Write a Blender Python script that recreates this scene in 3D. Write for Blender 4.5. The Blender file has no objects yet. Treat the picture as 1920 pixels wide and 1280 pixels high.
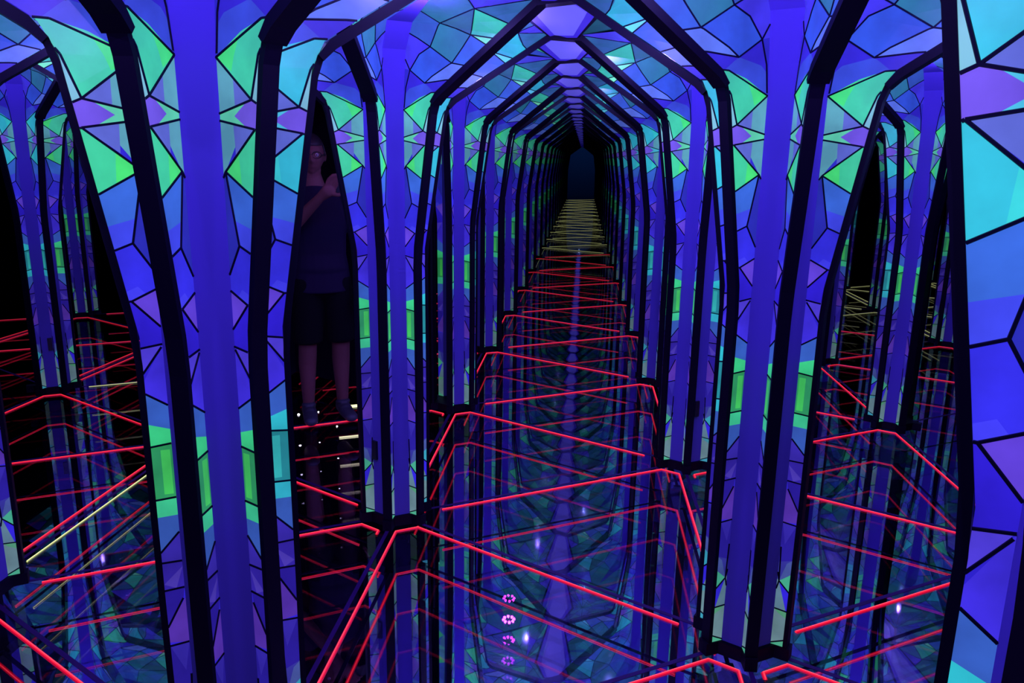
import bpy, bmesh, math, random
from mathutils import Vector, Matrix
PI = math.pi
D = PI / 180
scn = bpy.context.scene
C = scn.collection

# ------------------------------------------------------------------ camera, world, exposure
L = 1.615                                             # spacing of the columns (equilateral triangle grid)
CAM = Vector((0.8067, -1.6055, 1.6))
f_px, pitch, roll, yaw = 1449.3, 13.256 * D, 0.866 * D, -5.027 * D
fw = Vector((math.sin(yaw) * math.cos(pitch), math.cos(yaw) * math.cos(pitch), -math.sin(pitch)))
r0 = Vector((math.cos(yaw), -math.sin(yaw), 0)); u0 = r0.cross(fw)
rt = r0 * math.cos(roll) + u0 * math.sin(roll); up = -r0 * math.sin(roll) + u0 * math.cos(roll)
cam_d = bpy.data.cameras.new('camera'); cam = bpy.data.objects.new('camera', cam_d); C.objects.link(cam)
cam_d.sensor_width = 36; cam_d.lens = 36 * f_px / 1920; cam_d.clip_start = 0.02; cam_d.clip_end = 100
M = Matrix((rt, up, -fw)).transposed().to_4x4(); M.translation = CAM
cam.matrix_world = M
scn.camera = cam
w = bpy.data.worlds.new('world'); scn.world = w; w.use_nodes = True
w.node_tree.nodes['Background'].inputs[0].default_value = (0.0035, 0.001, 0.02, 1)
w.node_tree.nodes['Background'].inputs[1].default_value = 0.6
scn.view_settings.view_transform = 'Standard'; scn.view_settings.look = 'None'
scn.view_settings.exposure = 0.0; scn.view_settings.gamma = 1.0; scn.view_settings.use_curve_mapping = False
scn.cycles.max_bounces = 8; scn.cycles.glossy_bounces = 6; scn.cycles.diffuse_bounces = 2
scn.cycles.transparent_max_bounces = 16; scn.cycles.transmission_bounces = 4
scn.cycles.caustics_reflective = False; scn.cycles.caustics_refractive = False

def R(b): return Vector((math.sin(b), math.cos(b), 0))      # bearing, clockwise from the corridor direction
def V(i, j): return Vector((j * L * math.sin(PI / 3), i * L + j * L * 0.5, 0))
def to_px(p):
    d = Vector(p) - CAM; z = d.dot(fw)
    if z < 0.05: return None
    return (960 + f_px * d.dot(rt) / z, 640 - f_px * d.dot(up) / z, z)

# ------------------------------------------------------------------ materials
def lin(c):
    return tuple(((x / 255) / 12.92 if x / 255 <= 0.04045 else ((x / 255 + 0.055) / 1.055) ** 2.4) for x in c)
def mat(name, base=(0, 0, 0), rough=0.5, metal=0.0, emit=None, es=1.0, spec=0.5):
    m = bpy.data.materials.new(name); m.use_nodes = True
    b = m.node_tree.nodes['Principled BSDF']
    b.inputs['Base Color'].default_value = (*base, 1); b.inputs['Roughness'].default_value = rough
    b.inputs['Metallic'].default_value = metal; b.inputs['Specular IOR Level'].default_value = spec
    if emit:
        b.inputs['Emission Color'].default_value = (*emit, 1); b.inputs['Emission Strength'].default_value = es
    return m
def node_mat(name):
    m = bpy.data.materials.new(name); m.use_nodes = True
    nt = m.node_tree; return m, nt, nt.nodes['Principled BSDF']

m_frame = mat('black_lacquer', (0.0022, 0.0008, 0.006), 0.5, spec=0.08)
m_black = mat('matt_black', (0.004, 0.002, 0.010), 0.8, spec=0.1)
m_lead = mat('lead_line', (0.003, 0.002, 0.012), 0.5, spec=0.1)
m_box = mat('black_plastic', (0.003, 0.003, 0.008), 0.5)
m_sill = mat('purple_black_sill', (0.020, 0.003, 0.05), 0.5, spec=0.1)

# back-lit painted glass: the piece's own colour, per-object dimming for mirror losses, cloudy paint
m_glass, nt, b = node_mat('painted_backlit_glass')
at = nt.nodes.new('ShaderNodeAttribute'); at.attribute_name = 'Col'
oi = nt.nodes.new('ShaderNodeObjectInfo')
tc = nt.nodes.new('ShaderNodeTexCoord')
nz = nt.nodes.new('ShaderNodeTexNoise'); nz.inputs['Scale'].default_value = 9; nz.inputs['Detail'].default_value = 5
nt.links.new(tc.outputs['Object'], nz.inputs['Vector'])
mr = nt.nodes.new('ShaderNodeMapRange'); mr.inputs['From Min'].default_value = 0.3; mr.inputs['From Max'].default_value = 0.7
mr.inputs['To Min'].default_value = 0.72; mr.inputs['To Max'].default_value = 1.18
nt.links.new(nz.outputs['Fac'], mr.inputs['Value'])
mx = nt.nodes.new('ShaderNodeMix'); mx.data_type = 'RGBA'; mx.blend_type = 'MULTIPLY'; mx.inputs['Factor'].default_value = 1
nt.links.new(at.outputs['Color'], mx.inputs['A']); nt.links.new(oi.outputs['Color'], mx.inputs['B'])
nt.links.new(mx.outputs['Result'], b.inputs['Emission Color']); nt.links.new(mr.outputs['Result'], b.inputs['Emission Strength'])
b.inputs['Base Color'].default_value = (0.02, 0.02, 0.05, 1); b.inputs['Roughness'].default_value = 0.3
b.inputs['Specular IOR Level'].default_value = 0.25

# blue matt band of each column, lit by added cell lights, with a faint glow as ambient light
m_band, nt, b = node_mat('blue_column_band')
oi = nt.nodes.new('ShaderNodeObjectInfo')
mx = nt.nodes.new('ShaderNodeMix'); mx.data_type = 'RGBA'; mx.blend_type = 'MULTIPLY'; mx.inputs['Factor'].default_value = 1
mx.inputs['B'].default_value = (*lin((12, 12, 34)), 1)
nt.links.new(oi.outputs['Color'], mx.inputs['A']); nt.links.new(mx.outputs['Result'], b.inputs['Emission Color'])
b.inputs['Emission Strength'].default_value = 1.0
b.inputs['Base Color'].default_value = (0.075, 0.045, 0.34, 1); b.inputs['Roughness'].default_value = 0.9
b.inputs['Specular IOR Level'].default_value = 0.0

# glowing sheets and strips are scaled by object colour, which carries the mirror-loss dimming
def glow(name, rgb, s):
    m, nt, b = node_mat(name)
    oi = nt.nodes.new('ShaderNodeObjectInfo')
    mx = nt.nodes.new('ShaderNodeMix'); mx.data_type = 'RGBA'; mx.blend_type = 'MULTIPLY'; mx.inputs['Factor'].default_value = 1
    mx.inputs['B'].default_value = (*rgb, 1)
    nt.links.new(oi.outputs['Color'], mx.inputs['A']); nt.links.new(mx.outputs['Result'], b.inputs['Emission Color'])
    b.inputs['Emission Strength'].default_value = s; b.inputs['Base Color'].default_value = (0.02, 0.02, 0.02, 1)
    return m
m_ridge = glow('periwinkle_light_panel', lin((98, 92, 250)), 1.0)
m_ridge_rim = glow('deep_blue_light_rim', lin((48, 30, 215)), 1.0)
m_led_red = glow('red_light_tube', (1.0, 0.004, 0.022), 1.2)
m_led_core = glow('red_light_tube_core', (1.0, 0.06, 0.07), 1.7)
m_led_halo = glow('red_glow_halo', (0.42, 0.0, 0.02), 1.0)  # dim outer ribbon, painted in for the glow around the tube
m_yel = glow('yellow_light_tube', lin((190, 200, 110)), 1.0)
m_yel_core = glow('yellow_light_tube_core', lin((255, 255, 190)), 1.4)
m_yel_halo = glow('yellow_glow_halo', lin((60, 66, 36)), 1.0)  # same painted glow for the yellow tubes
m_white_dot = mat('white_led_dot', (0.5, 0.5, 0.5), 0.5, emit=(1, 0.95, 1), es=5)
m_purple = mat('purple_led', (0.2, 0, 0.3), 0.5, emit=(0.75, 0.05, 1.0), es=30)
m_floor_mirror = mat('dark_mirror', (0.80, 0.74, 0.86), 0.015, 1.0)

m_floor_glass = bpy.data.materials.new('floor_glass'); m_floor_glass.use_nodes = True
nt = m_floor_glass.node_tree; nt.nodes.clear()
out = nt.nodes.new('ShaderNodeOutputMaterial'); mix = nt.nodes.new('ShaderNodeMixShader')
tr = nt.nodes.new('ShaderNodeBsdfTransparent'); gl = nt.nodes.new('ShaderNodeBsdfGlossy')
tr.inputs[0].default_value = (0.88, 0.88, 0.94, 1); gl.inputs[0].default_value = (0.9, 0.9, 1, 1); gl.inputs['Roughness'].default_value = 0.01
lw = nt.nodes.new('ShaderNodeLayerWeight'); lw.inputs['Blend'].default_value = 0.2
mr = nt.nodes.new('ShaderNodeMapRange'); mr.inputs['To Min'].default_value = 0.05; mr.inputs['To Max'].default_value = 0.40
nt.links.new(lw.outputs['Fresnel'], mr.inputs['Value']); nt.links.new(mr.outputs['Result'], mix.inputs['Fac'])
nt.links.new(tr.outputs[0], mix.inputs[1]); nt.links.new(gl.outputs[0], mix.inputs[2]); nt.links.new(mix.outputs[0], out.inputs['Surface'])

# ------------------------------------------------------------------ helpers
def me_obj(name, me, parent=None, loc=None, rz=None, color=None):
    o = bpy.data.objects.new(name, me); C.objects.link(o)
    if parent: o.parent = parent
    if loc is not None: o.location = loc
    if rz is not None: o.rotation_euler = (0, 0, rz)
    if color: o.color = (*color, 1)
    return o
def empty(name, loc, rz=0):
    o = bpy.data.objects.new(name, None); C.objects.link(o); o.location = loc; o.rotation_euler = (0, 0, rz)
    o.empty_display_size = 0.1
    return o
def tag(o, label, cat, group=None, kind=None):
    if label: o['label'] = label
    if cat: o['category'] = cat
    if group: o['group'] = group
    if kind: o['kind'] = kind
    return o
def mesh(name, verts, faces, mats, fm=None, cols=None, smooth=False):
    me = bpy.data.meshes.new(name); me.from_pydata([tuple(v) for v in verts], [], faces); me.update()
    for m in (mats if isinstance(mats, (list, tuple)) else [mats]): me.materials.append(m)
    if fm:
        for p, k in zip(me.polygons, fm): p.material_index = k
    if cols:
        a = me.color_attributes.new('Col', 'FLOAT_COLOR', 'CORNER')
        for p, c in zip(me.polygons, cols):
            for li in p.loop_indices: a.data[li].color = (*c, 1)
    if smooth:
        for p in me.polygons: p.use_smooth = True
    return me
class MB:
    def __init__(s): s.v = []; s.f = []; s.m = []
    def box(s, a, b, m=0, mtx=None):
        n = len(s.v)
        for x in (a[0], b[0]):
            for y in (a[1], b[1]):
                for z in (a[2], b[2]):
                    p = Vector((x, y, z)); s.v.append(mtx @ p if mtx else p)
        for q in ((0, 1, 3, 2), (4, 6, 7, 5), (0, 4, 5, 1), (2, 3, 7, 6), (0, 2, 6, 4), (1, 5, 7, 3)):
            s.f.append(tuple(n + k for k in q)); s.m.append(m)
    def prism(s, poly, ext, m=0):                      # poly: 3D points, ext: extrusion vector
        n = len(s.v); k = len(poly); e = Vector(ext)
        s.v += [Vector(p) for p in poly] + [Vector(p) + e for p in poly]
        s.f.append(tuple(range(n, n + k))[::-1]); s.m.append(m)
        s.f.append(tuple(range(n + k, n + 2 * k))); s.m.append(m)
        for a in range(k):
            b_ = (a + 1) % k
            s.f.append((n + a, n + b_, n + k + b_, n + k + a)); s.m.append(m)
    def mesh(s, name, mats, **k):
        me = mesh(name, s.v, s.f, mats, s.m, **k)
        bm = bmesh.new(); bm.from_mesh(me); bmesh.ops.recalc_face_normals(bm, faces=bm.faces); bm.to_mesh(me); bm.free()
        return me

# ------------------------------------------------------------------ arch profile (distance from the column, height)
S0, Z1, SSH, ZSH, AF, H = 0.160, 1.223, 0.250, 1.765, 0.069, 2.113
INNER = [(S0 - 0.004, 0.0), (S0, 0.6), (S0, 1.16), (S0 + 0.006, 1.24), (SSH, ZSH), (SSH + 0.012, 1.80), (SSH + 0.040, 1.826), (L / 2 - AF, H), ]
OUTER = [(S0 - 0.018, 0.0), (S0 - 0.014, 0.6), (S0 - 0.014, 1.16), (S0 - 0.009, 1.245), (SSH - 0.014, ZSH + 0.004), (SSH + 0.001, 1.812), (SSH + 0.028, 1.846), (L / 2 - AF - 0.006, H + 0.026)]
def strip(mb, idx, t, mirror=False):
    for a, b_ in zip(idx[:-1], idx[1:]):
        P = []
        for (s, z) in (INNER[a], INNER[b_], OUTER[b_], OUTER[a]):
            P.append(Vector(((L - s) if mirror else s, -t, z)))
        mb.prism(P, (0, 2 * t, 0))
TP, TH = 0.019, 0.028
post = []
for mir in (False, True):
    mb = MB(); strip(mb, range(0, 6), TP, mir); post.append(mb.mesh('post', m_frame))
mb = MB(); strip(mb, [5, 6, 7], TH); strip(mb, [5, 6, 7], TH, True)
mb.prism([(L / 2 - AF, -TH, H), (L / 2 + AF, -TH, H), (L / 2 + AF + .008, -TH, H + .026), (L / 2 - AF - .008, -TH, H + .026)], (0, 2 * TH, 0))
me_head = mb.mesh('arch_head', m_frame)
mb = MB(); mb.box((0.135, -0.008, 0.0), (L - 0.135, 0.008, 0.002)); me_sill = mb.mesh('sill', m_sill)

# ------------------------------------------------------------------ column sector: blue band and its two painted-glass panels
BD, BW = 0.100, 0.035
# rows: v, A(s, off, z), B(d, halfwidth, z)
ROWS = [
 (0.045, (0.145, 0.017, 0.045), (BD, BW, 0.045)),
 (1.222, (0.147, 0.017, 1.222), (BD, BW, 1.222)),
 (1.783, (0.238, 0.017, 1.783), (BD, BW + .003, 1.783)),
 (1.850, (0.268, 0.014, 1.842), (BD, BW + .006, 1.870)),
 (2.050, (0.400, 0.012, 1.928), (BD + .01, BW + .012, 2.010)),
 (2.300, (0.570, 0.012, 2.034), (0.19, 0.050, 2.100)),
 (2.650, (L / 2 - AF - 0.004, 0.010, 2.139), ((L / 2 - AF) * math.cos(PI / 6), 0.0, 2.144)),
]
def AB(k, side):                                        # sector frame: bisector = +Y, side=+1 -> +X half
    v, (s, off, z), (d, hw, zb) = ROWS[k]
    e = Vector((math.sin(PI / 6) * side, math.cos(PI / 6), 0)); n = Vector((-math.cos(PI / 6) * side, math.sin(PI / 6), 0))
    return e * s + n * off + Vector((0, 0, z)), Vector((hw * side, d, zb))
def PT(u, v, side):
    v = min(max(v, ROWS[0][0]), ROWS[-1][0])
    for k in range(len(ROWS) - 1):
        if v <= ROWS[k + 1][0] + 1e-9: break
    t = (v - ROWS[k][0]) / (ROWS[k + 1][0] - ROWS[k][0])
    A0, B0 = AB(k, side); A1, B1 = AB(k + 1, side)
    return (B0.lerp(B1, t)).lerp(A0.lerp(A1, t), u)
def clip(poly, n, c):                                  # keep n.p <= c
    o = []
    for a, b_ in zip(poly, poly[1:] + poly[:1]):
        da = n[0] * a[0] + n[1] * a[1] - c; db = n[0] * b_[0] + n[1] * b_[1] - c
        if da <= 1e-9: o.append(a)
        if (da < -1e-9 and db > 1e-9) or (da > 1e-9 and db < -1e-9):
            t = da / (da - db); o.append((a[0] + t * (b_[0] - a[0]), a[1] + t * (b_[1] - a[1])))
    q = []
    for p in o:
        if not q or abs(p[0] - q[-1][0]) + abs(p[1] - q[-1][1]) > 1e-6: q.append(p)
    if len(q) > 2 and abs(q[0][0] - q[-1][0]) + abs(q[0][1] - q[-1][1]) < 1e-6: q.pop()
    return q if len(q) > 2 else []
def area(p): return 0.5 * sum(a[0] * b_[1] - b_[0] * a[1] for a, b_ in zip(p, p[1:] + p[:1]))
def paint(cells, region, col):
    reg = region if area(region) > 0 else region[::-1]
    out_ = []
    edges = []
    for a, b_ in zip(reg, reg[1:] + reg[:1]):
        n = (b_[1] - a[1], -(b_[0] - a[0])); edges.append((n, n[0] * a[0] + n[1] * a[1]))
    for poly, c0 in cells:
        rest = poly
        for n, c in edges:
            outside = clip(rest, (-n[0], -n[1]), -c)
            if outside and abs(area(outside)) > 1e-6: out_.append((outside, c0))
            rest = clip(rest, n, c)
            if not rest: break
        if rest and abs(area(rest)) > 1e-7: out_.append((rest, col))
    return out_
BLUE = (46, 34, 208)
N1 = (.85, 1.703); N2 = (.97, 1.648); N3 = (.08, 1.567); N4 = (.5, 1.42); N5 = (.92, 1.299); N6 = (.15, .279)
REG = [
 ([(0, 1.785), (1, 1.86), (1, 1.795), N1], (62, 204, 158)), ([(0, 1.785), (.5, 1.82), (.35, 1.757)], (66, 225, 112)),
 ([(1, 1.795), (1, 1.695), N1], (120, 185, 205)),
 ([(0, 1.785), N1, (0, 1.680)], (92, 165, 182)), ([(.38, 1.748), N1, (.42, 1.69)], (92, 105, 205)),
 ([(0, 1.680), N1, (1, 1.695), (1, 1.648), N2, (0, 1.666)], (96, 215, 170)), ([(.40, 1.674), (.7, 1.698), N1, (1, 1.695), (1, 1.648), N2, (.7, 1.654)], (112, 84, 226)),
 ([(0, 1.666), N2, N3, (0, 1.555)], (92, 165, 182)), ([(.36, 1.66), N2, (.42, 1.6)], (92, 105, 205)),
 ([N2, N3, (1, 1.519), (1, 1.648)], (62, 206, 148)), ([(.5, 1.605), N3, (.6, 1.54)], (70, 226, 105)),
 ([N3, (1, 1.519), (1, 1.406), N4], (55, 104, 214)), ([(.35, 1.47), (1, 1.455), (1, 1.406), N4], (62, 72, 236)),
 ([(0, 1.555), N3, N4, (0, 1.358)], (38, 42, 172)),
 ([(0, 1.358), N4, (1, 1.406), (1, 1.299), N5, (0, 1.324)], (50, 46, 228)), ([(0, 1.345), (.6, 1.33), (1, 1.36), (1, 1.299), N5, (0, 1.324)], (62, 60, 236)),
 ([(0, 1.324), N5, (0, 1.242)], (92, 62, 206)),
 ([(0, 1.242), N5, (1, 1.299), (1, 1.197), (0, 1.204)], (44, 28, 206)),
 ([(0.05, 1.203), (1, 1.197), (1, 1.141)], (80, 62, 220)),
 ([(.05, 1.200), (1, 1.141), (1, 1.096), (0, 1.067), (0, 1.204)], (62, 46, 222)),
 ([(0, 1.067), (1, 1.096), (1, 1.026), (0, 1.012)], (52, 92, 186)),
 ([(0, 1.012), (1, 1.026), (1, .974), (0, .979)], (58, 205, 128)),
 ([(0, .979), (1, .974), (1, .848), (0, .851)], (44, 150, 84)), ([(0.1, .965), (.55, .965), (.55, .86), (.1, .86)], (66, 196, 84)),
 ([(0, .851), (1, .848), (1, .806), (0, .808)], (60, 196, 140)),
 ([(0, .808), (1, .806), (1, .72), (0, .767)], (52, 88, 176)),
 ([(0, .767), (1, .72), (1, .694), (0, .694)], (64, 48, 196)),
 ([(0, .694), (1, .694), (1, .624), (0, .627)], (58, 40, 186)), ([(0, .68), (1, .64), (.4, .627)], (84, 66, 200)),
 ([(0, .627), (1, .624), (1, .53), (.1, .60)], (44, 28, 168)),
 ([(0, .60), (1, .53), (1, .49), (0, .485)], (92, 54, 188)),
 ([(0, .485), (1, .481), (1, .345), (0, .345)], (42, 30, 164)), ([(0, .485), (1, .481), (.3, .41)], (56, 44, 184)),
 ([(0, .345), (1, .36), (1, .25), N6, (0, .279)], (58, 58, 170)), ([(.6, .345), (1, .36), (1, .31), N6], (66, 82, 150)),
 ([(1, .31), N6, (1, .244)], (78, 198, 158)),
 ([(0, .30), N6, (1, .244), (1, .176), (0, .179)], (88, 120, 138)),
 ([(0, .179), (1, .176), (1, .072), (0, .052)], (100, 132, 138)), ([(1, .176), (1, .15), (.3, .165), (0, .179)], (92, 175, 130)),
 ([(0, .052), (1, .072), (1, .0), (0, 0)], (84, 190, 150)),
]
LINES = [((0, 1.785), (1, 1.86)), ((0, 1.785), N1), (N1, (1, 1.795)), (N1, (1, 1.695)), (N1, (0, 1.680)), (N2, (0, 1.666)), (N2, (1, 1.646)), (N2, N3), (N3, (1, 1.519)),
 (N3, (0, 1.555)), (N3, N4), (N4, (1, 1.406)), (N4, (0, 1.358)), ((0, 1.324), N5), (N5, (0, 1.242)), (N5, (1, 1.299)), ((0, 1.204), (1, 1.197)), ((.05, 1.198), (1, 1.141)),
 ((0, 1.067), (1, 1.096)), ((0, .979), (1, .974)), ((0, .851), (1, .848)), ((0, .767), (1, .72)), ((0, .694), (1, .694)), ((0, .627), (1, .624)), ((.1, .60), (1, .53)),
 ((0, .485), (1, .481)), ((0.05, .40), N6), (N6, (0, .31)), (N6, (1, .244)), (N6, (0, .25)), ((0, .179), (1, .176)), ((0, .052), (1, .072))]
# vault part of the panel, above the shoulder
n_a, n_b, n_c, n_d, n_e, n_f, n_g = (.12, 1.95), (.55, 1.90), (.35, 2.13), (.8, 2.06), (.3, 2.33), (.72, 2.27), (.5, 2.5)
REG += [
 ([(0, 1.785), (1, 1.86), (1, 1.96), n_b, n_a], (52, 74, 214)), ([(0, 1.785), n_a, (0, 2.0)], (40, 36, 196)),
 ([n_a, n_b, n_d, n_c], (44, 84, 222)), ([n_b, (1, 1.96), (1, 2.07), n_d], (92, 122, 238)),
 ([(0, 1.95), n_a, n_c, (0, 2.2)], (62, 52, 232)),
 ([n_c, n_d, n_f, n_e], (34, 118, 140)), ([n_d, (1, 2.07), (1, 2.22), n_f], (48, 96, 214)),
 ([(0, 2.2), n_c, n_e, (0, 2.42)], (44, 84, 180)),
 ([n_f, (1, 2.22), (1, 2.40), n_g], (50, 190, 150)), ([n_f, (1, 2.27), (1, 2.22)], (120, 240, 185)),
 ([n_e, n_f, n_g], (38, 96, 112)), ([(0, 2.42), n_e, n_g, (.2, 2.65), (0, 2.65)], (30, 104, 122)),
 ([n_g, (1, 2.40), (1, 2.65)], (40, 96, 150)), ([n_g, (1, 2.65), (.2, 2.65)], (66, 54, 232)),
]
LINES += [((0.02, 1.79), n_a), (n_a, n_b), (n_b, (1, 1.96)), ((0, 2.0), n_a), (n_a, n_c), (n_b, n_d), (n_c, n_d), (n_d, (1, 2.07)), (n_c, (0, 2.2)), (n_c, n_e), (n_d, n_f), (n_f, (1, 2.22)),
 (n_e, n_f), (n_e, (0, 2.42)), (n_e, n_g), (n_f, n_g), (n_g, (1, 2.40)), (n_g, (.2, 2.65)), (n_g, (1, 2.65)), (n_f, (1, 2.27))]
def build_panel(side, shift):
    cells = [([(0, ROWS[0][0]), (1, ROWS[0][0]), (1, ROWS[-1][0]), (0, ROWS[-1][0])], BLUE)]
    for reg, col in REG:
        if reg[0][1] < .77 and max(col) > 150: col = tuple(int(x * .86) for x in col)
        cells = paint(cells, reg, col)
    cuts = [r_[0] for r_ in ROWS[1:-1]]
    extra = [1.95, 2.175, 2.42, 2.53]
    for cv in cuts + extra:
        nc = []
        for p, c in cells:
            for q in (clip(p, (0, 1), cv), clip(p, (0, -1), -cv)):
                if q and abs(area(q)) > 1e-8: nc.append((q, c))
        cells = nc
    V_, F_, CL, FM = [], [], [], []
    for p, c in cells:
        n = len(V_); V_ += [PT(u, v, side) for u, v in p]
        idx = list(range(n, n + len(p)))
        F_.append(idx if side > 0 else idx[::-1]); CL.append(lin(shift(c))); FM.append(0)
    W = 0.0016
    ctr = Vector((0, 0.9, 1.2))
    for a, b_ in LINES:
        ts = [0.0, 1.0]
        for cv in cuts + extra:
            if (a[1] - cv) * (b_[1] - cv) < 0: ts.append((cv - a[1]) / (b_[1] - a[1]))
        ts = sorted(ts); pts = [PT(a[0] + (b_[0] - a[0]) * t, a[1] + (b_[1] - a[1]) * t, side) for t in ts]
        for p, q in zip(pts[:-1], pts[1:]):
            if (q - p).length < 1e-4: continue
            um = (a[0] + b_[0]) / 2; vm = (a[1] + b_[1]) / 2
            nrm = (PT(min(um + .05, 1), vm, side) - PT(max(um - .05, 0), vm, side)).cross(PT(um, vm + .01, side) - PT(um, vm - .01, side)).normalized()
            if nrm.dot(ctr - p) < 0: nrm = -nrm
            sd = (q - p).cross(nrm).normalized() * W
            n = len(V_)
            o1 = nrm * 0.0022
            V_ += [p + sd * 1.5, p + sd + o1, p - sd + o1, p - sd * 1.5, q + sd * 1.5, q + sd + o1, q - sd + o1, q - sd * 1.5]
            for f_ in ((0, 1, 5, 4), (1, 2, 6, 5), (2, 3, 7, 6)):
                F_.append([n + x for x in f_]); CL.append((0, 0, 0)); FM.append(1)
    return mesh('patterned_panel', V_, F_, [m_glass, m_lead], FM, CL)
def sh0(c): return c
def sh_cyan(c):                                        # the panes that are turquoise instead of green
    r_, g, b_ = c
    if g > b_ * 0.98 and g > 140: return (int(r_ * .8), int(g * .92), min(255, int(b_ * 0.4 + g * 0.75)))
    return c
panels = {(s, k): build_panel(s, f_) for s in (1, -1) for k, f_ in ((0, sh0), (1, sh_cyan))}
# band
V_, F_ = [], []
for k in range(6):
    a = AB(k, 1)[1]; b_ = AB(k, -1)[1]; V_ += [a, b_]
V_.append(AB(6, 1)[1])
for k in range(5): F_.append((2 * k, 2 * k + 1, 2 * k + 3, 2 * k + 2))
F_.append((10, 11, 12))
me_band = mesh('blue_band', V_, F_, m_band)
# panel rows above the band's tip already meet on the bisector
# plinth under the six bands
mb = MB(); ring = []
for k in range(6):
    a = (30 + 60 * k) * D
    for side in (-1, 1):
        if side == -1:
            e = R(a - PI / 6); n = R(a - PI / 6 + PI / 2); ring.append(e * 0.165 + n * 0.020)
            ring.append(R(a) * (BD + .014) - R(a + PI / 2) * (BW + .004))
        else:
            ring.append(R(a) * (BD + .014) + R(a + PI / 2) * (BW + .004))
            e = R(a + PI / 6); n = R(a + PI / 6 - PI / 2); ring.append(e * 0.165 + n * 0.020)
mb.prism([p + Vector((0, 0, 0.001)) for p in ring], (0, 0, 0.046)); me_plinth = mb.mesh('plinth', m_frame)

# ------------------------------------------------------------------ ridge light and ceiling glass of each cell (local frame: shared vertex at origin, ridge side across +Y bisector)
rs = (L / 2 - AF); md = L / 2
def tri_cell(deg): return None
# ------------------------------------------------------------------ which part of the lattice stands in front of the camera
def ordn(n): return ['first', 'second', 'third', 'fourth', 'fifth', 'sixth', 'seventh', 'eighth', 'ninth', 'tenth', 'eleventh', 'twelfth', 'thirteenth', 'fourteenth', 'fifteenth', 'sixteenth', 'seventeenth', 'eighteenth', 'nineteenth', 'twentieth', 'twenty-first', 'twenty-second'][max(0, min(n, 21))]
IMAX = 19
def in_range(i, j):
    p = V(i, j); q = to_px((p.x, p.y, 1.0))
    if (i, j) in ((-1, 1), (0, 0), (1, -1), (-1, 0), (-2, 1), (0, -1), (-1, 2)): return True
    if q is None: return False
    if j in (0, 1): return 0 <= i <= IMAX
    d = (p - Vector((CAM.x, CAM.y, 0))).length
    if q[2] < 0.8 or q[0] < -520 or q[0] > 2350: return False
    if j < 0: return d < 9.2 and j >= -5
    return d < 12.5 and j <= 6
VERTS = [(i, j) for j in range(-6, 8) for i in range(-6, IMAX + 1) if in_range(i, j)]
VS = set(VERTS)
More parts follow.
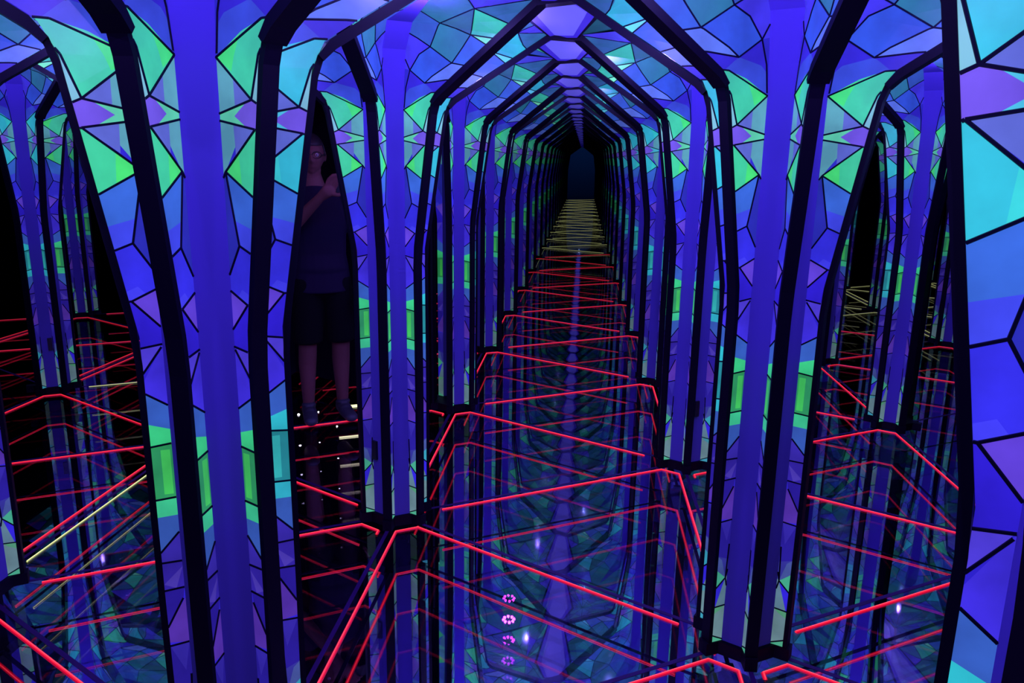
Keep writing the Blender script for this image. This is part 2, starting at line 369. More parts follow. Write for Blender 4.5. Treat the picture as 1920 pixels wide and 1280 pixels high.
# stands in the lattice but neither seen nor mirrored from near the camera
HIDDEN = {('E', -1, 0, 2), ('E', 0, -1, 2), ('E', 10, 0, 0), ('E', 11, 1, 0), ('E', 12, 0, 0), ('E', 13, 1, 0), ('E', 14, 1, 0), ('E', 15, 0, 0), ('E', 15, 1, 0), ('E', 16, 0, 0), ('E', 16, 1, 0), ('E', 17, 0, 0), ('E', 17, 1, 0), ('E', 18, 0, 0), ('E', 18, 1, 0), ('E', 2, -2, 2), ('E', 2, 5, 1), ('E', 3, -1, 0), ('E', 3, -1, 2), ('E', 3, 1, 1), ('E', 3, 5, 2), ('E', 4, -1, 0), ('E', 4, -1, 2), ('E', 4, -2, 0), ('E', 4, -2, 1), ('E', 4, -2, 2), ('E', 4, 2, 0), ('E', 5, -1, 2), ('E', 5, -2, 1), ('E', 5, -2, 2), ('E', 5, 1, 1), ('E', 6, 1, 2), ('G', 'A', -1, 0), ('G', 'A', -1, 1), ('G', 'A', 0, -1), ('G', 'A', 0, 1), ('G', 'A', 1, -1), ('G', 'A', 1, 1), ('G', 'A', 18, 0), ('G', 'A', 2, -1), ('G', 'A', 2, -2), ('G', 'A', 2, 1), ('G', 'A', 2, 3), ('G', 'A', 2, 5), ('G', 'A', 3, -1), ('G', 'A', 3, -2), ('G', 'A', 3, 2), ('G', 'A', 3, 3), ('G', 'A', 3, 4), ('G', 'A', 4, -1), ('G', 'A', 4, -2), ('G', 'A', 4, -3), ('G', 'A', 4, 1), ('G', 'A', 4, 2), ('G', 'A', 5, 1), ('G', 'B', -1, -1), ('G', 'B', -1, 1), ('G', 'B', -2, 0), ('G', 'B', 0, -1), ('G', 'B', 0, 1), ('G', 'B', 1, -1), ('G', 'B', 1, -2), ('G', 'B', 15, 0), ('G', 'B', 16, 0), ('G', 'B', 17, 0), ('G', 'B', 18, 0), ('G', 'B', 2, -1), ('G', 'B', 2, 1), ('G', 'B', 3, -1), ('G', 'B', 3, -2), ('G', 'B', 3, -3), ('G', 'B', 4, -1), ('G', 'B', 4, -2), ('G', 'B', 4, -3), ('G', 'B', 4, -4), ('G', 'B', 4, 1), ('R', 'A', -1, 1), ('R', 'A', 0, -1), ('R', 'A', 0, 1), ('R', 'A', 1, 1), ('R', 'A', 2, -2), ('R', 'A', 2, 1), ('R', 'A', 2, 5), ('R', 'A', 3, -1), ('R', 'A', 3, -2), ('R', 'A', 3, 1), ('R', 'A', 3, 2), ('R', 'A', 4, -1), ('R', 'A', 4, -2), ('R', 'A', 4, -3), ('R', 'A', 4, 2), ('R', 'A', 5, 1), ('R', 'B', -1, -1), ('R', 'B', -1, 1), ('R', 'B', 0, -1), ('R', 'B', 0, 1), ('R', 'B', 1, -2), ('R', 'B', 2, -1), ('R', 'B', 2, -2), ('R', 'B', 2, 1), ('R', 'B', 2, 4), ('R', 'B', 3, -1), ('R', 'B', 3, -2), ('R', 'B', 3, -3), ('R', 'B', 3, 2), ('R', 'B', 3, 3), ('R', 'B', 4, -1), ('R', 'B', 4, -2), ('R', 'B', 4, -3), ('R', 'B', 4, -4), ('R', 'B', 4, 1), ('T', -1, 0), ('T', -1, 2), ('T', -2, 1), ('T', 0, -1), ('T', 2, -2), ('T', 2, 6), ('T', 3, -1), ('T', 4, -1), ('T', 5, -1), ('T', 5, -2), ('T', 5, -4)}
DIR = [(1, 0), (0, 1), (-1, 1), (-1, 0), (0, -1), (1, -1)]      # neighbours at bearings 0, 60, 120, ...
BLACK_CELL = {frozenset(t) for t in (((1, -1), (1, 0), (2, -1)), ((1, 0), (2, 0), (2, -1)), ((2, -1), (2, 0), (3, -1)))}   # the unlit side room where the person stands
def mult(p):  # dims glow with distance, standing in for light lost between mirrors
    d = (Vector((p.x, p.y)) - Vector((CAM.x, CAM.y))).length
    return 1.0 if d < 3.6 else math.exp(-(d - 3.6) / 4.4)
rnd = random.Random(5)

def cname(i, j):
    if (i, j) == (0, 0): return 'the near left corridor column'
    if (i, j) == (0, 1): return 'the near right corridor column'
    if (i, j) == (-1, 1): return 'the huge right-edge column'
    if (i, j) == (1, -1): return 'the left-edge column'
    if j == 0: return 'the %s left corridor column' % ordn(i)
    if j == 1: return 'the %s right corridor column' % ordn(i)
    rank = sorted(a for a, b_ in VERTS if b_ == j).index(i)
    return '%s column, %s row %s' % (ordn(rank), 'left' if j < 0 else 'right', ['one', 'two', 'three', 'four', 'five', 'six'][-j - 1 if j < 0 else j - 2])
def col_label(i, j):
    if (i, j) == (0, 0): return 'wide glowing blue column nearest the camera on the left, before the person'
    if (i, j) == (0, 1): return 'nearest right-hand corridor column with its foot at the bottom, beside the vermilion floor line'
    if (i, j) == (-1, 1): return 'large turquoise and violet patterned column cut off by the right edge of the photo'
    if (i, j) == (1, -1): return 'blue patterned column cut off by the left edge of the photo'
    if j == 0: return '%s patterned blue column along the left side of the central corridor' % ordn(i)
    if j == 1: return '%s patterned blue column along the right side of the central corridor' % ordn(i)
    if j < 0:
        return 'patterned column standing as ' + cname(i, j)
    return 'patterned column standing as ' + cname(i, j)
for (i, j) in VERTS:
    p = V(i, j)
    if ('T', i, j) in HIDDEN: continue
    root = empty('lantern_tower', p); root['key'] = repr(('T', i, j))
    far = j in (0, 1) and i > 8
    if far: tag(root, 'tiny distant column lining the dark far end of the central corridor', 'column', 'far columns of the central corridor')
    else: tag(root, col_label(i, j), 'column', 'patterned light columns of the maze')
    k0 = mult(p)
    me_obj('plinth', me_plinth, root)
    for s in range(6):
        a = (30 + 60 * s) * D
        n1 = (i + DIR[s][0], j + DIR[s][1]); n2 = (i + DIR[(s + 1) % 6][0], j + DIR[(s + 1) % 6][1])
        if n1 not in VS or n2 not in VS: continue
        if frozenset(((i, j), n1, n2)) in BLACK_CELL: continue
        cen = (p + V(*n1) + V(*n2)) / 3
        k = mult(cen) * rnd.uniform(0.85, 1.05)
        cy = 1 if rnd.random() < 0.35 else 0
        me_obj('blue_band', me_band, root, rz=-a, color=(k, k, k))
        cy1, cy2 = cy, cy
        if (i, j) == (0, 0): cy1 = cy2 = 1 if s in (1,) else 0
        if (i, j) == (-1, 1): cy1 = cy2 = 1
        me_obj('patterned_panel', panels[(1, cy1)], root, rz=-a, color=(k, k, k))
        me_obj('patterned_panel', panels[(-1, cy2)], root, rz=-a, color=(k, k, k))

# arches on every edge between two built columns
for (i, j) in VERTS:
    for s in (0, 1, 2):
        q = (i + DIR[s][0], j + DIR[s][1])
        if q not in VS: continue
        p = V(i, j); rz = PI / 2 - 60 * s * D
        if ('E', i, j, s) in HIDDEN: continue
        root = empty('arch_frame', p, rz); root['key'] = repr(('E', i, j, s))
        js = sorted((j, q[1]))
        grp = 'black arch frames of the maze'
        if js == [0, 1]:
            n = i + q[0]
            if n > 18: tag(root, 'tiny distant black arch across the dark far end of the corridor', 'arch', 'far arches of the central corridor')
            else: tag(root, 'black pointed arch crossing the central corridor, %s one' % (ordn(n + 1) if n >= 0 else ['', 'frontmost overhead', 'second overhead', 'third overhead'][-n] if n > -4 else 'rearmost'), 'arch', grp)
        elif js == [0, 0]:
            tag(root, 'black arch seen edge-on behind %s' % cname(i, 0), 'arch', grp)
        elif js == [1, 1]:
            tag(root, 'black arch seen edge-on behind %s' % cname(i, 1), 'arch', grp)
        else:
            tag(root, 'black arch running %s from %s' % (['straight back', 'right and back', 'right and forward'][s], cname(i, j)), 'arch', grp)
        me_obj('post', post[0], root); me_obj('post', post[1], root)
        me_obj('arch_head', me_head, root); me_obj('sill', me_sill, root)

# ------------------------------------------------------------------ cells: ridge light, ceiling glass, added fill light, floor light strip
def ridge_mesh():
    h = 0.022; pts = [(-.064, 0.02), (.064, 0.02), (.135, .20), (.118, .34), (.056, L / 2 - .02), (-.056, L / 2 - .02), (-.118, .34), (-.135, .20)]
    V_, F_, FM = [], [], []
    cy = L / 4
    z0, z1 = 2.128, 2.120
    outer = [Vector((x * 1.13, cy + (y - cy) * 1.01, z1 + .001)) for x, y in pts]; n = len(pts)
    rim = [Vector((x * .98, cy + (y - cy) * .985, z1)) for x, y in pts]
    inn = [Vector((x * .72, cy + (y - cy) * .93, z1 + .006)) for x, y in pts]
    V_ = outer + rim + inn
    for a in range(n):
        b_ = (a + 1) % n
        F_.append((a, b_, n + b_, n + a)); FM.append(0)
        F_.append((n + a, n + b_, 2 * n + b_, 2 * n + a)); FM.append(1)
    rimm = mesh('rim', V_, F_, [m_frame, m_ridge_rim], FM)
    lm = mesh('diffuser', inn, [tuple(range(n))[::-1]], m_ridge)
    return rimm, lm
me_rim, me_diff = ridge_mesh()
def ceiling_mesh(k):
    # hexagon joining the tops of the three corner vaults
    r_ = random.Random(20 + k)
    cx = [];
    tri = [Vector((0, 0, 0)), Vector((0, L, 0)), Vector((L * math.sin(PI / 3), L / 2, 0))]
    hexa = []
    for a in range(3):
        P0, P1 = tri[a], tri[(a + 1) % 3]
        t = (P1 - P0) / L
        hexa += [P0 + t * (L / 2 - AF), P0 + t * (L / 2 + AF)]
    c = sum(tri, Vector()) / 3
    pts2 = [(p.x, p.y) for p in hexa]
    if area(pts2) < 0: pts2 = pts2[::-1]
    cells = [(pts2, (40, 120, 150))]
    pal = [(34, 110, 130), (46, 76, 200), (62, 50, 230), (40, 130, 126), (56, 190, 140), (36, 96, 150), (34, 96, 112)]
    lines = []
    V_, F_, CL, FM = [], [], [], []
    n = len(pts2)
    def Z(x, y): return 2.139 + 0.10 * max(0, 1 - (Vector((x, y, 0)) - c).length / 0.40)
    pol = []
    for a in range(n):
        p, q = pts2[a], pts2[(a + 1) % n]
        L_ = math.hypot(q[0] - p[0], q[1] - p[1]); m = max(1, int(round(L_ / 0.17)))
        for b_ in range(m):
            pol.append((p[0] + (q[0] - p[0]) * b_ / m, p[1] + (q[1] - p[1]) * b_ / m))
    mid = [(c.x + (x - c.x) * (.55 + .12 * ((a % 2) * 2 - 1)), c.y + (y - c.y) * (.55 + .12 * ((a % 2) * 2 - 1))) for a, (x, y) in enumerate(pol)]
    N = len(pol)
    faces2 = []
    for a in range(N):
        b_ = (a + 1) % N
        faces2.append([pol[a], pol[b_], mid[b_]]); faces2.append([pol[a], mid[b_], mid[a]]); faces2.append([mid[a], mid[b_], (c.x, c.y)])
    for fa in faces2:
        n0 = len(V_); V_ += [Vector((x, y, Z(x, y))) for x, y in fa]; F_.append((n0 + 2, n0 + 1, n0)); CL.append(lin(r_.choice(pal))); FM.append(0)
        for a in range(3):
            p, q = fa[a], fa[(a + 1) % 3]
            p = Vector((*p, Z(*p) - .002)); q = Vector((*q, Z(*q) - .002)); sd = (q - p).cross(Vector((0, 0, 1))).normalized() * .0021
            n1 = len(V_); V_ += [p + sd, q + sd, q - sd, p - sd]; F_.append((n1, n1 + 1, n1 + 2, n1 + 3)); CL.append((0, 0, 0)); FM.append(1)
    return mesh('vault_panel', V_, F_, [m_glass, m_lead], FM, CL)
me_ceil = [ceiling_mesh(k) for k in range(3)]

def led_mesh(mats, mixed=False, drop=None):
    # V of tube light: local frame with far vertex at origin, bisector towards -Y, arms to the bearings 150 and 210
    e, g = 0.166, 0.051
    K1 = R(PI) * e + R(PI / 2) * g; K2 = R(PI) * e - R(PI / 2) * g      # right and left kinks
    a1 = R(150 * D); a2 = R(210 * D); ln = L - 0.166 - 0.215
    P = [K1 + a1 * (ln), K1, K2, K2 + a2 * (ln)]
    if drop == 2: P[3] = K2 + a2 * .03
    if drop == 0: P[0] = K1 + a1 * .03
    V_, F_, FM = [], [], []
    def ribbon(hw, z0, z1, m):
        off = []
        for k, p in enumerate(P):
            if k == 0: t = (P[1] - P[0]).normalized(); nn = t.cross(Vector((0, 0, 1)))
            elif k == 3: t = (P[3] - P[2]).normalized(); nn = t.cross(Vector((0, 0, 1)))
            else:
                t1 = (P[k] - P[k - 1]).normalized(); t2 = (P[k + 1] - P[k]).normalized()
                n1 = t1.cross(Vector((0, 0, 1))); n2 = t2.cross(Vector((0, 0, 1))); nn = (n1 + n2).normalized(); nn = nn / nn.dot(n1)
            off.append(nn * hw)
        n = len(V_)
        for p, o in zip(P, off):
            V_.extend([p - o + Vector((0, 0, z0)), p - o * .75 + Vector((0, 0, z1)), p + o * .75 + Vector((0, 0, z1)), p + o + Vector((0, 0, z0))])
        for k in range(3):
            for q in range(4):
                b_ = (q + 1) % 4
                F_.append((n + 4 * k + q, n + 4 * k + b_, n + 4 * k + 4 + b_, n + 4 * k + 4 + q)); FM.append(m + (3 if mixed and k == 2 else 0))
        for k in (0, 3): F_.append(tuple(n + 4 * k + q for q in range(4))); FM.append(m + (3 if mixed and k == 3 else 0))
    ribbon(0.0072, 0.0005, 0.004, 0); ribbon(0.0040, 0.0005, 0.0075, 1); ribbon(0.0015, 0.0005, 0.0088, 2)
    me = mesh('light_strip', V_, F_, mats, FM)
    bm = bmesh.new(); bm.from_mesh(me); bmesh.ops.recalc_face_normals(bm, faces=bm.faces); bm.to_mesh(me); bm.free()
    return me
me_led = led_mesh([m_led_halo, m_led_red, m_led_core]); me_ledm = led_mesh([m_led_halo, m_led_red, m_led_core, m_yel_halo, m_yel, m_yel_core], True); me_ledy = led_mesh([m_yel_halo, m_yel, m_yel_core])
me_led0 = led_mesh([m_led_halo, m_led_red, m_led_core], drop=0); me_led2 = led_mesh([m_led_halo, m_led_red, m_led_core], drop=2)

cells = []
for (i, j) in VERTS:
    for typ, tri in (('A', [(i, j), (i + 1, j), (i, j + 1)]), ('B', [(i + 1, j), (i, j + 1), (i + 1, j + 1)])):
        if typ == 'B' and not all(t in VS for t in tri): continue
        if typ == 'A' and not all(t in VS for t in tri): continue
        cells.append((typ, i, j, tri))
# B cells whose (i, j) corner is missing
have = {(t, i, j) for t, i, j, _ in cells}
for (i1, j1) in VERTS:
    i, j = i1 - 1, j1
    tri = [(i + 1, j), (i, j + 1), (i + 1, j + 1)]
    if ('B', i, j) not in have and all(t in VS for t in tri): cells.append(('B', i, j, tri)); have.add(('B', i, j))
MIXED = {('A', 1, -1), ('B', 2, -2)}
for typ, i, j, tri in cells:
    c = sum((V(*t) for t in tri), Vector()) / 3
    k = mult(c)
    d = (c - Vector((CAM.x, CAM.y, 0))).length
    farc = tri[1] if typ == 'A' else tri[2]
    if j == 0:
        n = 2 * i + (1 if typ == 'B' else 0)
        far = n > 17
        where = ('in the %s triangle of the central corridor' % (ordn(n) if n >= 0 else ['', 'frontmost', 'overhead', 'rearward', 'hindmost'][min(4, -n)]))
    else:
        far = d > 9
        where = 'in the triangle %s of %s' % (('right', cname(i, j)) if typ == 'A' else ('left', cname(i + 1, j + 1)))
    # ridge light between the two arches that share the corridor-side corner
    sv = (tri[2] if typ == 'A' else tri[0])            # shared corner: arches on both sides of it cross the corridor
    others = [t for t in tri if t != sv]
    m1 = (V(*sv) + V(*others[0])) / 2; m2 = (V(*sv) + V(*others[1])) / 2
    lo, hi = (m1, m2) if m1.y < m2.y else (m2, m1)
    if ('R', typ, i, j) not in HIDDEN and not (j == 0 and n < 0) and frozenset(tri) not in BLACK_CELL:
        r_ = empty('ridge_light', lo); r_['key'] = repr(('R', typ, i, j))
        lab = ('faint periwinkle ceiling light near the far end of the corridor' if (far and j == 0) else 'periwinkle ridge light panel ' + where)
        tag(r_, lab, 'ceiling light', 'far ridge lights' if (far and j == 0) else 'ridge lights')
        kk = max(k, .25)
        me_obj('rim', me_rim, r_, color=(kk,) * 3); me_obj('diffuser', me_diff, r_, color=(kk,) * 3)
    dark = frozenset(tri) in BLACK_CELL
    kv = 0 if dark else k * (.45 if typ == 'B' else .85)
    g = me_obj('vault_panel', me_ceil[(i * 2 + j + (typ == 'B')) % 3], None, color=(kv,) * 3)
    g['key'] = repr(('G', typ, i, j))
    if typ == 'A': g.location = V(i, j)
    else: g.location = V(i + 1, j + 1); g.rotation_euler = (0, 0, PI)
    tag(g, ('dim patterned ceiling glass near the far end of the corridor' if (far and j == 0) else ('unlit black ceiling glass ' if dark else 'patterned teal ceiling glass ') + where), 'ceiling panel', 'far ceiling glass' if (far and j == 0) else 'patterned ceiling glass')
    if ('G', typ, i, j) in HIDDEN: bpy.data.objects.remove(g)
    # added unseen fill lights that brighten the blue bands
    if d < 14 and not dark:
        spots = [(c.x, c.y, 2.04)] if d > 5.5 else [tuple(V(*t).lerp(c, .58).xy) + (2.04,) for t in tri]
        for q_ in spots:
            ld = bpy.data.lights.new('cell_fill_light', 'POINT'); ld.color = (0.25, 0.16, 1.0); ld.shadow_soft_size = 0.0
            ld.energy = 3.2 * (15 * math.exp(-(d - 3.4) / 2.4)) if len(spots) == 1 else 2.7 * 5.2 * min(1, math.exp(-(d - 3.2) / 2.6))
            lo_ = bpy.data.objects.new('cell_fill_light', ld); C.objects.link(lo_); lo_.location = q_
    # floor strip
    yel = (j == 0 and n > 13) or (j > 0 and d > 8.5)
    kr = max(.10, math.exp(-max(0, d - 3.2) / (8.0 if j in (0, 1) and c.x > 0 else 4.5)))  # strip glow weakened with distance to imitate mirror losses
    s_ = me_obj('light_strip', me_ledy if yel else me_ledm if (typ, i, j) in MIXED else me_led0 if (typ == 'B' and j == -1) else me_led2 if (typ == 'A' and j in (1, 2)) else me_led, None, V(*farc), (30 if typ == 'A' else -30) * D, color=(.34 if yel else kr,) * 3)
    s_['key'] = repr(('S', typ, i, j))
    if far and j == 0: tag(s_, 'faint thin floor light line near the far end of the corridor', 'light strip', 'far floor lights')
    else: tag(s_, ('pale yellow' if yel else 'yellow and red' if (typ, i, j) in MIXED else 'red') + ' floor light strip ' + where, 'light strip', 'floor light strips')
    if ('S', typ, i, j) in HIDDEN or (typ, i, j) == ('A', 2, -1): bpy.data.objects.remove(s_)

# ------------------------------------------------------------------ setting
def plane(name, x0, y0, x1, y1, z, m, kind='structure'):
    o = me_obj(name, mesh(name, [(x0, y0, z), (x1, y0, z), (x1, y1, z), (x0, y1, z)], [(0, 1, 2, 3)], m)); o['kind'] = kind; return o
plane('floor', -14, -4, 16, 36, 0.0, m_floor_glass)
plane('floor.001', -14, -4, 16, 36, -0.1, m_floor_mirror)
mb = MB(); mb.box((-14, -4, 2.45), (16, 36, 2.5)); o = me_obj('ceiling', mb.mesh('ceiling', m_black)); o['kind'] = 'structure'
for nm, a, b_ in (('wall_far', (-14, 34.6, -.1), (16, 34.7, 2.5)), ('wall_left', (-14.1, -4, -.1), (-14, 36, 2.5)), ('wall_right', (16, -4, -.1), (16.1, 36, 2.5)), ('wall_back', (-14, -4.1, -.1), (16, -4, 2.5))):
    mb = MB(); mb.box(a, b_); o = me_obj(nm, mb.mesh(nm, m_black)); o['kind'] = 'structure'

for nm, a, b_ in (('wall_room_left', (2, -1), (3, -1)), ('wall_room_back', (2, 0), (3, -1))):
    A, B = V(*a), V(*b_); t = (B - A).normalized(); c3 = (V(2, -1) + V(2, 0) + V(3, -1)) / 3 if nm != 'wall_room_side' else V(2, -1)
    n = t.cross(Vector((0, 0, 1))); n = n if n.dot(c3 - A) > 0 else -n
    mb = MB(); mb.prism([A + t * .10 + n * .05, B - t * .10 + n * .05, B - t * .10 + n * .05 + Vector((0, 0, 2.4)), A + t * .10 + n * .05 + Vector((0, 0, 2.4))], n * .02)
    o = me_obj(nm, mb.mesh(nm, m_black)); o['kind'] = 'structure'
mb = MB(); A, B = Vector((-0.74, 3.09, 0)), Vector((-0.60, 3.155, 0)); t = (B - A).normalized(); n = t.cross(Vector((0, 0, 1)))
mb.prism([A + n * .012, B + n * .012, B - n * .012, A - n * .012], (0, 0, .012))
tag(me_obj('light_strip', mb.mesh('light_strip', m_yel_core)), 'short pale yellow floor light behind the person', 'light strip')
m_far = mat('navy_end_wall', (0.02, 0.09, 0.25), 0.9, spec=0); bpy.data.objects['wall_far'].data.materials[0] = m_far
ld = bpy.data.lights.new('end_fill_light', 'POINT'); ld.color = (0.3, 0.5, 1.0); ld.energy = 14; ld.shadow_soft_size = 0.0  # added unseen light, only to brighten the end wall
lo_ = bpy.data.objects.new('end_fill_light', ld); C.objects.link(lo_); lo_.location = (0.7, 32.8, 2.2)
# ------------------------------------------------------------------ small fittings
for (i, j), sct, sx in (((1, 0), 3, 1), ((1, 1), 2, 1), ((3, -2), 2, -1), ((1, 2), 2, 1)):
    par = [o for o in C.objects if o.name.startswith('lantern_tower') and (o.location - V(i, j)).length < .01]
    if par:
        mb = MB(); mb.box((-.013, 0, -.042), (.013, .012, .042)); a = (30 + 60 * sct) * D
        b_ = me_obj('sensor_box', mb.mesh('sensor_box', m_box), par[0], R(a) * BD + R(a + PI / 2) * 0.018 * sx + Vector((0, 0, .345)), -a)
        b_['label'] = 'small black box fixed low on the column'
# ring spotlight clamped behind an arch head
def torus(R0, r1, n, m):
    V_, F_ = [], []
    for a in range(n):
        for b_ in range(m):
            A, B = 2 * PI * a / n, 2 * PI * b_ / m
            V_.append(Vector(((R0 + r1 * math.cos(B)) * math.cos(A), (R0 + r1 * math.cos(B)) * math.sin(A), r1 * math.sin(B))))
            F_.append((a * m + b_, ((a + 1) % n) * m + b_, ((a + 1) % n) * m + (b_ + 1) % m, a * m + (b_ + 1) % m))
    return V_, F_
lamp = tag(empty('ring_spotlight', (0.30, 4.24, 2.02)), 'small ring of violet lamps above the corridor, seen mirrored in the floor', 'spotlight')
V_, F_ = torus(.044, .007, 24, 8)
for k in range(8):
    a = k * PI / 4 + .2
    mb = MB(); mb.prism([Vector((.044 * math.cos(a) + .011 * math.cos(t * PI / 3), .044 * math.sin(a) + .011 * math.sin(t * PI / 3), -.012)) for t in range(6)], (0, 0, .012))
    me_obj('lamp_bead', mb.mesh('lamp_bead', m_purple), lamp)
me_obj('ring_housing', mesh('ring_housing', V_, F_, m_box, smooth=True), lamp)
mb = MB(); mb.box((-.006, -.006, 0), (.006, .006, .06)); me_obj('bracket', mb.mesh('bracket', m_box), lamp)
# floor marker lamps by the person's feet
for k, (x, y) in enumerate(((-0.944, 2.923), (-0.839, 2.991), (-0.637, 2.742))):
    bm = bmesh.new(); bmesh.ops.create_uvsphere(bm, u_segments=12, v_segments=8, radius=(.0085, .005, .0055)[k])
    for v in bm.verts: v.co.z = max(v.co.z, -.002) * .8 + .002
    me = bpy.data.meshes.new('marker_light'); bm.to_mesh(me); bm.free(); me.materials.append(m_white_dot)
    tag(me_obj('marker_light', me, None, (x, y, 0.0015)), ['larger white dot of light on the floor left of the person', 'tiny white dot of light on the floor between the feet', 'tiny white dot of light on the floor before the right shoe'][k], 'floor light')

# ------------------------------------------------------------------ the person
m_skin = mat('skin', (0.14, 0.055, 0.05), 0.6, spec=.2); m_shirt = mat('navy_shirt', (0.010, 0.006, 0.022), 0.85, spec=.1); m_shorts = mat('black_shorts', (0.002, 0.002, 0.003), 0.9, spec=.1)
m_shoe = mat('dark_shoe', (0.02, 0.02, 0.03), 0.6); m_hair = mat('dark_hair', (0.012, 0.006, 0.010), 0.6); m_glasses = mat('black_glasses', (0.005, 0.005, 0.005), 0.3)
m_phone = mat('phone_case', (0.008, 0.008, 0.012), 0.3)
def hulls(parts):
    # tapered, flattened capsules: each the hull of two ellipsoids; fused later into one continuous surface
    bm = bmesh.new()
    for p, a, q, b_ in parts:
        t = bmesh.new()
        for c_, r_ in ((p, a), (q, b_)):
            r_ = r_ if isinstance(r_, tuple) else (r_, r_, r_)
            bmesh.ops.create_uvsphere(t, u_segments=20, v_segments=14, radius=1.0, matrix=Matrix.Translation(c_) @ Matrix.Diagonal((*r_, 1)))
        h = bmesh.ops.convex_hull(t, input=t.verts)
        junk = [g for g in h['geom_interior'] + h['geom_unused'] if isinstance(g, bmesh.types.BMVert) and g.is_valid]
        bmesh.ops.delete(t, geom=list(set(junk)), context='VERTS')
        loose = [v for v in t.verts if not v.link_faces]
        if loose: bmesh.ops.delete(t, geom=loose, context='VERTS')
        bmesh.ops.recalc_face_normals(t, faces=t.faces)
        m_ = bpy.data.meshes.new('t'); t.to_mesh(m_); t.free(); bm.from_mesh(m_); bpy.data.meshes.remove(m_)
    return bm
def fused(name, bm, m, parent, voxel, smooth=4):
    me = bpy.data.meshes.new(name); bm.to_mesh(me); bm.free()
    o = bpy.data.objects.new(name, me); C.objects.link(o); o.parent = parent
    rm = o.modifiers.new('remesh', 'REMESH'); rm.mode = 'VOXEL'; rm.voxel_size = voxel; rm.use_smooth_shade = True
    if smooth:
        sm = o.modifiers.new('smooth', 'SMOOTH'); sm.factor = .5; sm.iterations = smooth
    bake(o); o.data.materials.clear(); o.data.materials.append(m); o.data.name = name
    return o
def bake(o):
    bpy.context.view_layer.update()
    dg = bpy.context.evaluated_depsgraph_get(); me = bpy.data.meshes.new_from_object(o.evaluated_get(dg))
    o.modifiers.clear(); o.data = me; return o
person = tag(empty('person', (-0.76, 2.93, 0.0), 162 * D - PI), 'person in dark shirt and black shorts raising a phone, in the dark opening', 'person')
person.rotation_euler = (0, 0, (PI - 152 * D))
# local frame: facing -Y, +X = right in the photo; pelvis root
J = lambda x, y, z: Vector((x, y, z))
parts = [(J(0, 0, .88), (.150, .105, .10), J(0, .01, 1.02), (.135, .095, .10)), (J(0, .01, 1.02), (.135, .095, .10), J(-.008, .01, 1.24), (.155, .105, .11)),
         (J(-.008, .01, 1.24), (.155, .105, .11), J(-.015, .015, 1.365), (.150, .085, .055)), (J(-.02, .01, 1.37), (.085, .07, .05), J(-.035, -.005, 1.50), (.054, .056, .05)), (J(-.035, -.005, 1.48), .054, J(-.035, -.025, 1.56), .056)]
for sx in (-1, 1):
    parts += [(J(sx * .085, 0, .86), (.088, .095, .09), J(sx * .100, -.012, .50), .056), (J(sx * .100, -.012, .50), .056, J(sx * .103, .022, .36), .055), (J(sx * .103, .022, .36), .055, J(sx * .106, .030, .10), .036),
              (J(sx * .106, .040, .055), .034, J(sx * .118, -.115, .030), (.034, .040, .022))]
SL, EL, WL = J(-.175, .012, 1.365), J(-.235, -.06, 1.13), J(-.035, -.285, 1.375)      # raised arm: elbow out to the left, hand in front of the far shoulder
SR, ER, WR = J(.165, .012, 1.360), J(.245, .010, 1.095), J(.215, -.100, .870)
for S_, E2, W_ in ((SL, EL, WL), (SR, ER, WR)):
    parts += [(S_, .054, S_.lerp(E2, .35), .050), (S_.lerp(E2, .35), .050, E2, .038), (E2, .038, E2.lerp(W_, .3), .040), (E2.lerp(W_, .3), .040, W_, .026)]
H0 = J(.010, -.325, 1.418); H1 = J(.208, -.128, .800)
parts += [(WL, (.026, .022, .024), H0, (.040, .017, .036)), (WR, .025, H1, (.018, .038, .040))]
def chain(pts, rad):
    for a in range(len(pts) - 1): parts.append((pts[a], rad[a], pts[a + 1], rad[a + 1]))
for k, (dx, ln_) in enumerate(((-.020, .060), (-.004, .070), (.013, .066), (.028, .052))):
    b0 = H0 + J(dx + .006, -.002, .030 - k * .006); chain([b0, b0 + J(.012, -.010, .52 * ln_), b0 + J(.032, -.018, .86 * ln_), b0 + J(.052, -.014, .92 * ln_)], (.0100, .0092, .0084, .0072))
chain([H0 + J(.022, -.006, -.022), H0 + J(.046, -.018, -.026), H0 + J(.072, -.020, -.014)], (.0125, .0105, .0085))
for k, dy in enumerate((-.030, -.010, .010, .029)):
    l_ = (.062, .072, .068, .054)[k]; b0 = H1 + J(0, dy, -.030); chain([b0, b0 + J(-.003, -.001, -.5 * l_), b0 + J(-.014, -.002, -l_), b0 + J(-.028, -.002, -1.3 * l_)], (.0098, .0090, .0082, .0070))
chain([H1 + J(-.006, -.034, .012), H1 + J(-.018, -.056, -.016), H1 + J(-.022, -.060, -.044)], (.0125, .0105, .0085))
bmB = hulls(parts)
def add_mesh(bm, me, mtx=None):
    t = me.copy()
    if mtx: t.transform(mtx)
    bm.from_mesh(t)
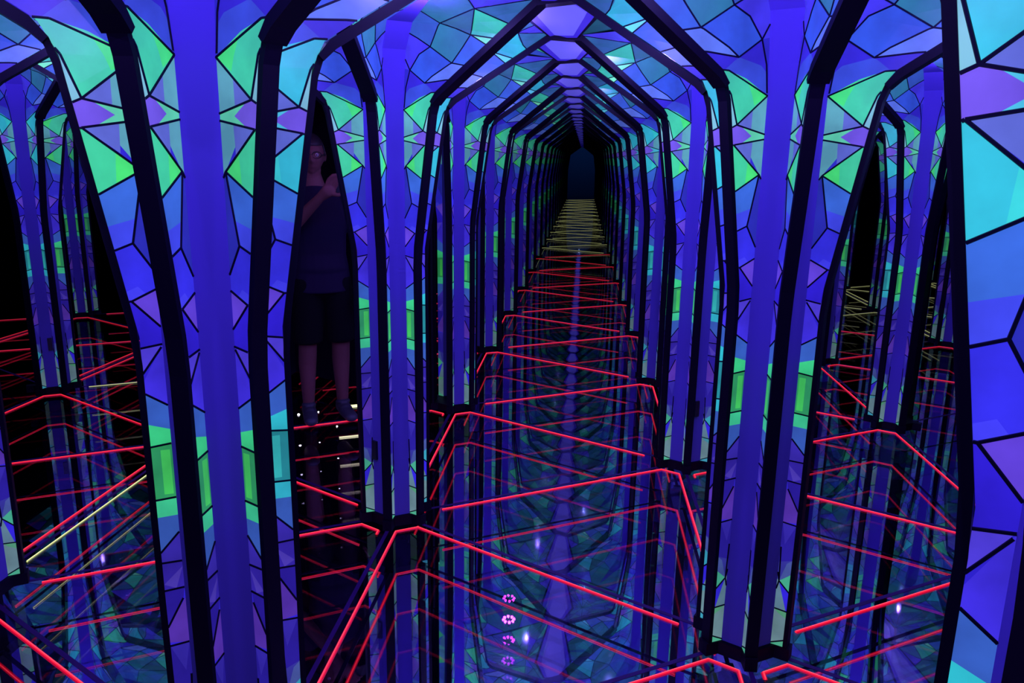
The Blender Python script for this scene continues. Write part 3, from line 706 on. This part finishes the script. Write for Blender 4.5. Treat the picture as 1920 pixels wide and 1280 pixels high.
# head: shaped sphere with brow, eye hollows, nose, lips, chin and ears
bmH = bmesh.new(); bmesh.ops.create_uvsphere(bmH, u_segments=48, v_segments=36, radius=1.0)
def gs(x, z, cx, cz, sx, sz): return math.exp(-((x - cx) / sx) ** 2 - ((z - cz) / sz) ** 2)
for v in bmH.verts:
    x, y, z = v.co
    w_ = 1.0 if z > -.1 else 1.0 - .38 * ((-z - .1) / .9) ** 1.3
    X = x * .076 * w_; Y = y * (.098 if y > 0 else .092) * (1.0 if z > -.2 else 1 - .22 * (-z - .2)); Z = z * .118
    if y < 0:
        q = min(1, -y * 1.6)
        Y -= q * (.024 * gs(X, Z, 0, -.018, .012, .020) + .010 * gs(X, Z, 0, .008, .009, .022) + .007 * gs(X, Z, 0, -.056, .022, .008) + .008 * gs(X, Z, 0, -.092, .022, .014) + .005 * gs(X, Z, 0, .034, .05, .010))
        Y += q * (.011 * gs(X, Z, .031, .012, .016, .011) + .011 * gs(X, Z, -.031, .012, .016, .011) + .003 * gs(X, Z, 0, -.056, .03, .002))
        Y -= q * (.005 * gs(X, Z, .031, .011, .010, .007) + .005 * gs(X, Z, -.031, .011, .010, .007))
    v.co = (X, Y, Z)
for sx in (-1, 1):
    r_ = bmesh.ops.create_uvsphere(bmH, u_segments=12, v_segments=8, radius=1.0, matrix=Matrix.Translation((sx * .078, .012, -.005)) @ Matrix.Diagonal((.010, .018, .032, 1)))
meH = bpy.data.meshes.new('head'); bmH.to_mesh(meH); bmH.free()
HM = Matrix.Translation((-.035, -.03, 1.605)) @ Matrix.Rotation(-8 * D, 4, 'Z') @ Matrix.Rotation(6 * D, 4, 'X')
add_mesh(bmB, meH, HM)
body = fused('body', bmB, m_skin, person, .0045, 3)
# clothes
bm = hulls([(J(0, 0, .81), (.186, .138, .015), J(0, .01, .95), (.168, .128, .08)), (J(0, 0, .95), (.168, .128, .08), J(0, .01, 1.02), (.156, .116, .10)), (J(0, .01, 1.02), (.156, .116, .10), J(-.008, .01, 1.24), (.172, .120, .11)), (J(-.008, .01, 1.24), (.172, .120, .11), J(-.015, .015, 1.37), (.160, .098, .058)),
            (J(-.02, .012, 1.38), (.10, .085, .05), J(-.028, .005, 1.435), (.066, .066, .02))] +
           [q for S_, E2 in ((SL, EL), (SR, ER)) for q in ((S_ + J(0, 0, .004), .070, S_.lerp(E2, .62), .062),)])
fused('shirt', bm, m_shirt, person, .007, 4)
bm = hulls([(J(0, 0, .90), (.150, .108, .02), J(0, 0, .82), (.165, .118, .07))] + [(J(sx * .085, 0, .85), (.096, .110, .09), J(sx * .098, -.006, .50), (.090, .092, .02)) for sx in (-1, 1)])
fused('shorts', bm, m_shorts, person, .007, 4)
for sx in (-1, 1):
    bm = hulls([(J(sx * .106, .055, .045), (.042, .045, .043), J(sx * .110, -.04, .042), (.044, .05, .040)), (J(sx * .110, -.04, .038), (.045, .05, .036), J(sx * .122, -.155, .030), (.042, .040, .028)), (J(sx * .106, .04, .07), (.044, .046, .03), J(sx * .107, .02, .085), (.043, .048, .02))])
    o = fused('shoe', bm, m_shoe, person, .005, 3)
    for v in o.data.vertices: v.co.z = max(v.co.z, 0.004)
m_eye = mat('eye_white', (.5, .45, .45), .3); m_iris = mat('iris', (.02, .01, .01), .2)
for sx in (-1, 1):
    bm = bmesh.new(); bmesh.ops.create_uvsphere(bm, u_segments=16, v_segments=12, radius=.0115, matrix=Matrix.Translation((sx * .031, -.0765, .012))); n0 = len(bm.faces)
    bmesh.ops.create_uvsphere(bm, u_segments=12, v_segments=8, radius=.0055, matrix=Matrix.Translation((sx * .031, -.0835, .012)))
    me = bpy.data.meshes.new('eye'); bm.to_mesh(me); bm.free(); me.materials.append(m_eye); me.materials.append(m_iris)
    for q, p_ in enumerate(me.polygons): p_.material_index = int(q >= n0); p_.use_smooth = True
    me.transform(HM); me_obj('eye', me, person)
# short hair: cap over the skull
bmh = bmesh.new(); bmesh.ops.create_uvsphere(bmh, u_segments=32, v_segments=24, radius=1.0)
for v in list(bmh.verts):
    x, y, z = v.co
    v.co = (x * .083, y * (.106 if y > 0 else .098), z * .127)
bmesh.ops.delete(bmh, geom=[v for v in bmh.verts if v.co.z < (.062 if v.co.y < -.03 else -.045 + max(0, -v.co.y) * 2)], context='VERTS')
meh = bpy.data.meshes.new('hair'); bmh.to_mesh(meh); bmh.free(); meh.materials.append(m_hair); meh.transform(HM)
for p_ in meh.polygons: p_.use_smooth = True
o = me_obj('hair', meh, person); sm = o.modifiers.new('s', 'SOLIDIFY'); sm.thickness = .008
# glasses
V_, F_ = [], []
for sx in (-1, 1):
    tv, tf = torus(.022, .0022, 20, 6); n = len(V_)
    V_ += [Vector((v.x * 1.15 + sx * .031, -.096, v.y * .85 + .012)) + Vector((0, v.z, 0)) for v in tv]; F_ += [tuple(n + q for q in f_) for f_ in tf]
gb = MB(); gb.v, gb.f, gb.m = V_, F_, [0] * len(F_)
gb.box((-.008, -.099, .013), (.008, -.095, .017)); gb.box((.055, -.097, .012), (.081, -.093, .016)); gb.box((-.081, -.097, .012), (-.055, -.093, .016)); gb.box((.078, -.095, .012), (.081, .01, .016)); gb.box((-.081, -.095, .012), (-.078, .01, .016))
meg = gb.mesh('glasses', m_glasses); meg.transform(HM); me_obj('glasses', meg, person)
# phone, held sideways
bm = bmesh.new(); bmesh.ops.create_cube(bm, size=1, matrix=Matrix.Diagonal((.075, .009, .150, 1))); bmesh.ops.bevel(bm, geom=bm.edges[:], offset=.003, segments=2, affect='EDGES')
mep = bpy.data.meshes.new('smartphone'); bm.to_mesh(mep); bm.free(); mep.materials.append(m_phone)
ph = me_obj('smartphone', mep); tag(ph, 'black smartphone held up in front of the person\'s shoulder', 'phone')
ph.matrix_world = Matrix.Translation(person.location) @ Matrix.Rotation(person.rotation_euler.z, 4, 'Z') @ Matrix.Translation((.078, -.330, 1.442)) @ Matrix.Rotation(90 * D, 4, 'Y') @ Matrix.Translation((0, 0, .045))
ld = bpy.data.lights.new('magenta_lamp', 'SPOT'); ld.color = (1.0, 0.05, 0.55); ld.energy = 2.2; ld.spot_size = 80 * D; ld.shadow_soft_size = .02
lo_ = bpy.data.objects.new('magenta_lamp', ld); C.objects.link(lo_); lo_.location = (-0.45, 2.15, 2.05)
lo_.rotation_euler = (Vector((-0.80, 2.8, 1.45)) - lo_.location).to_track_quat('-Z', 'Y').to_euler()
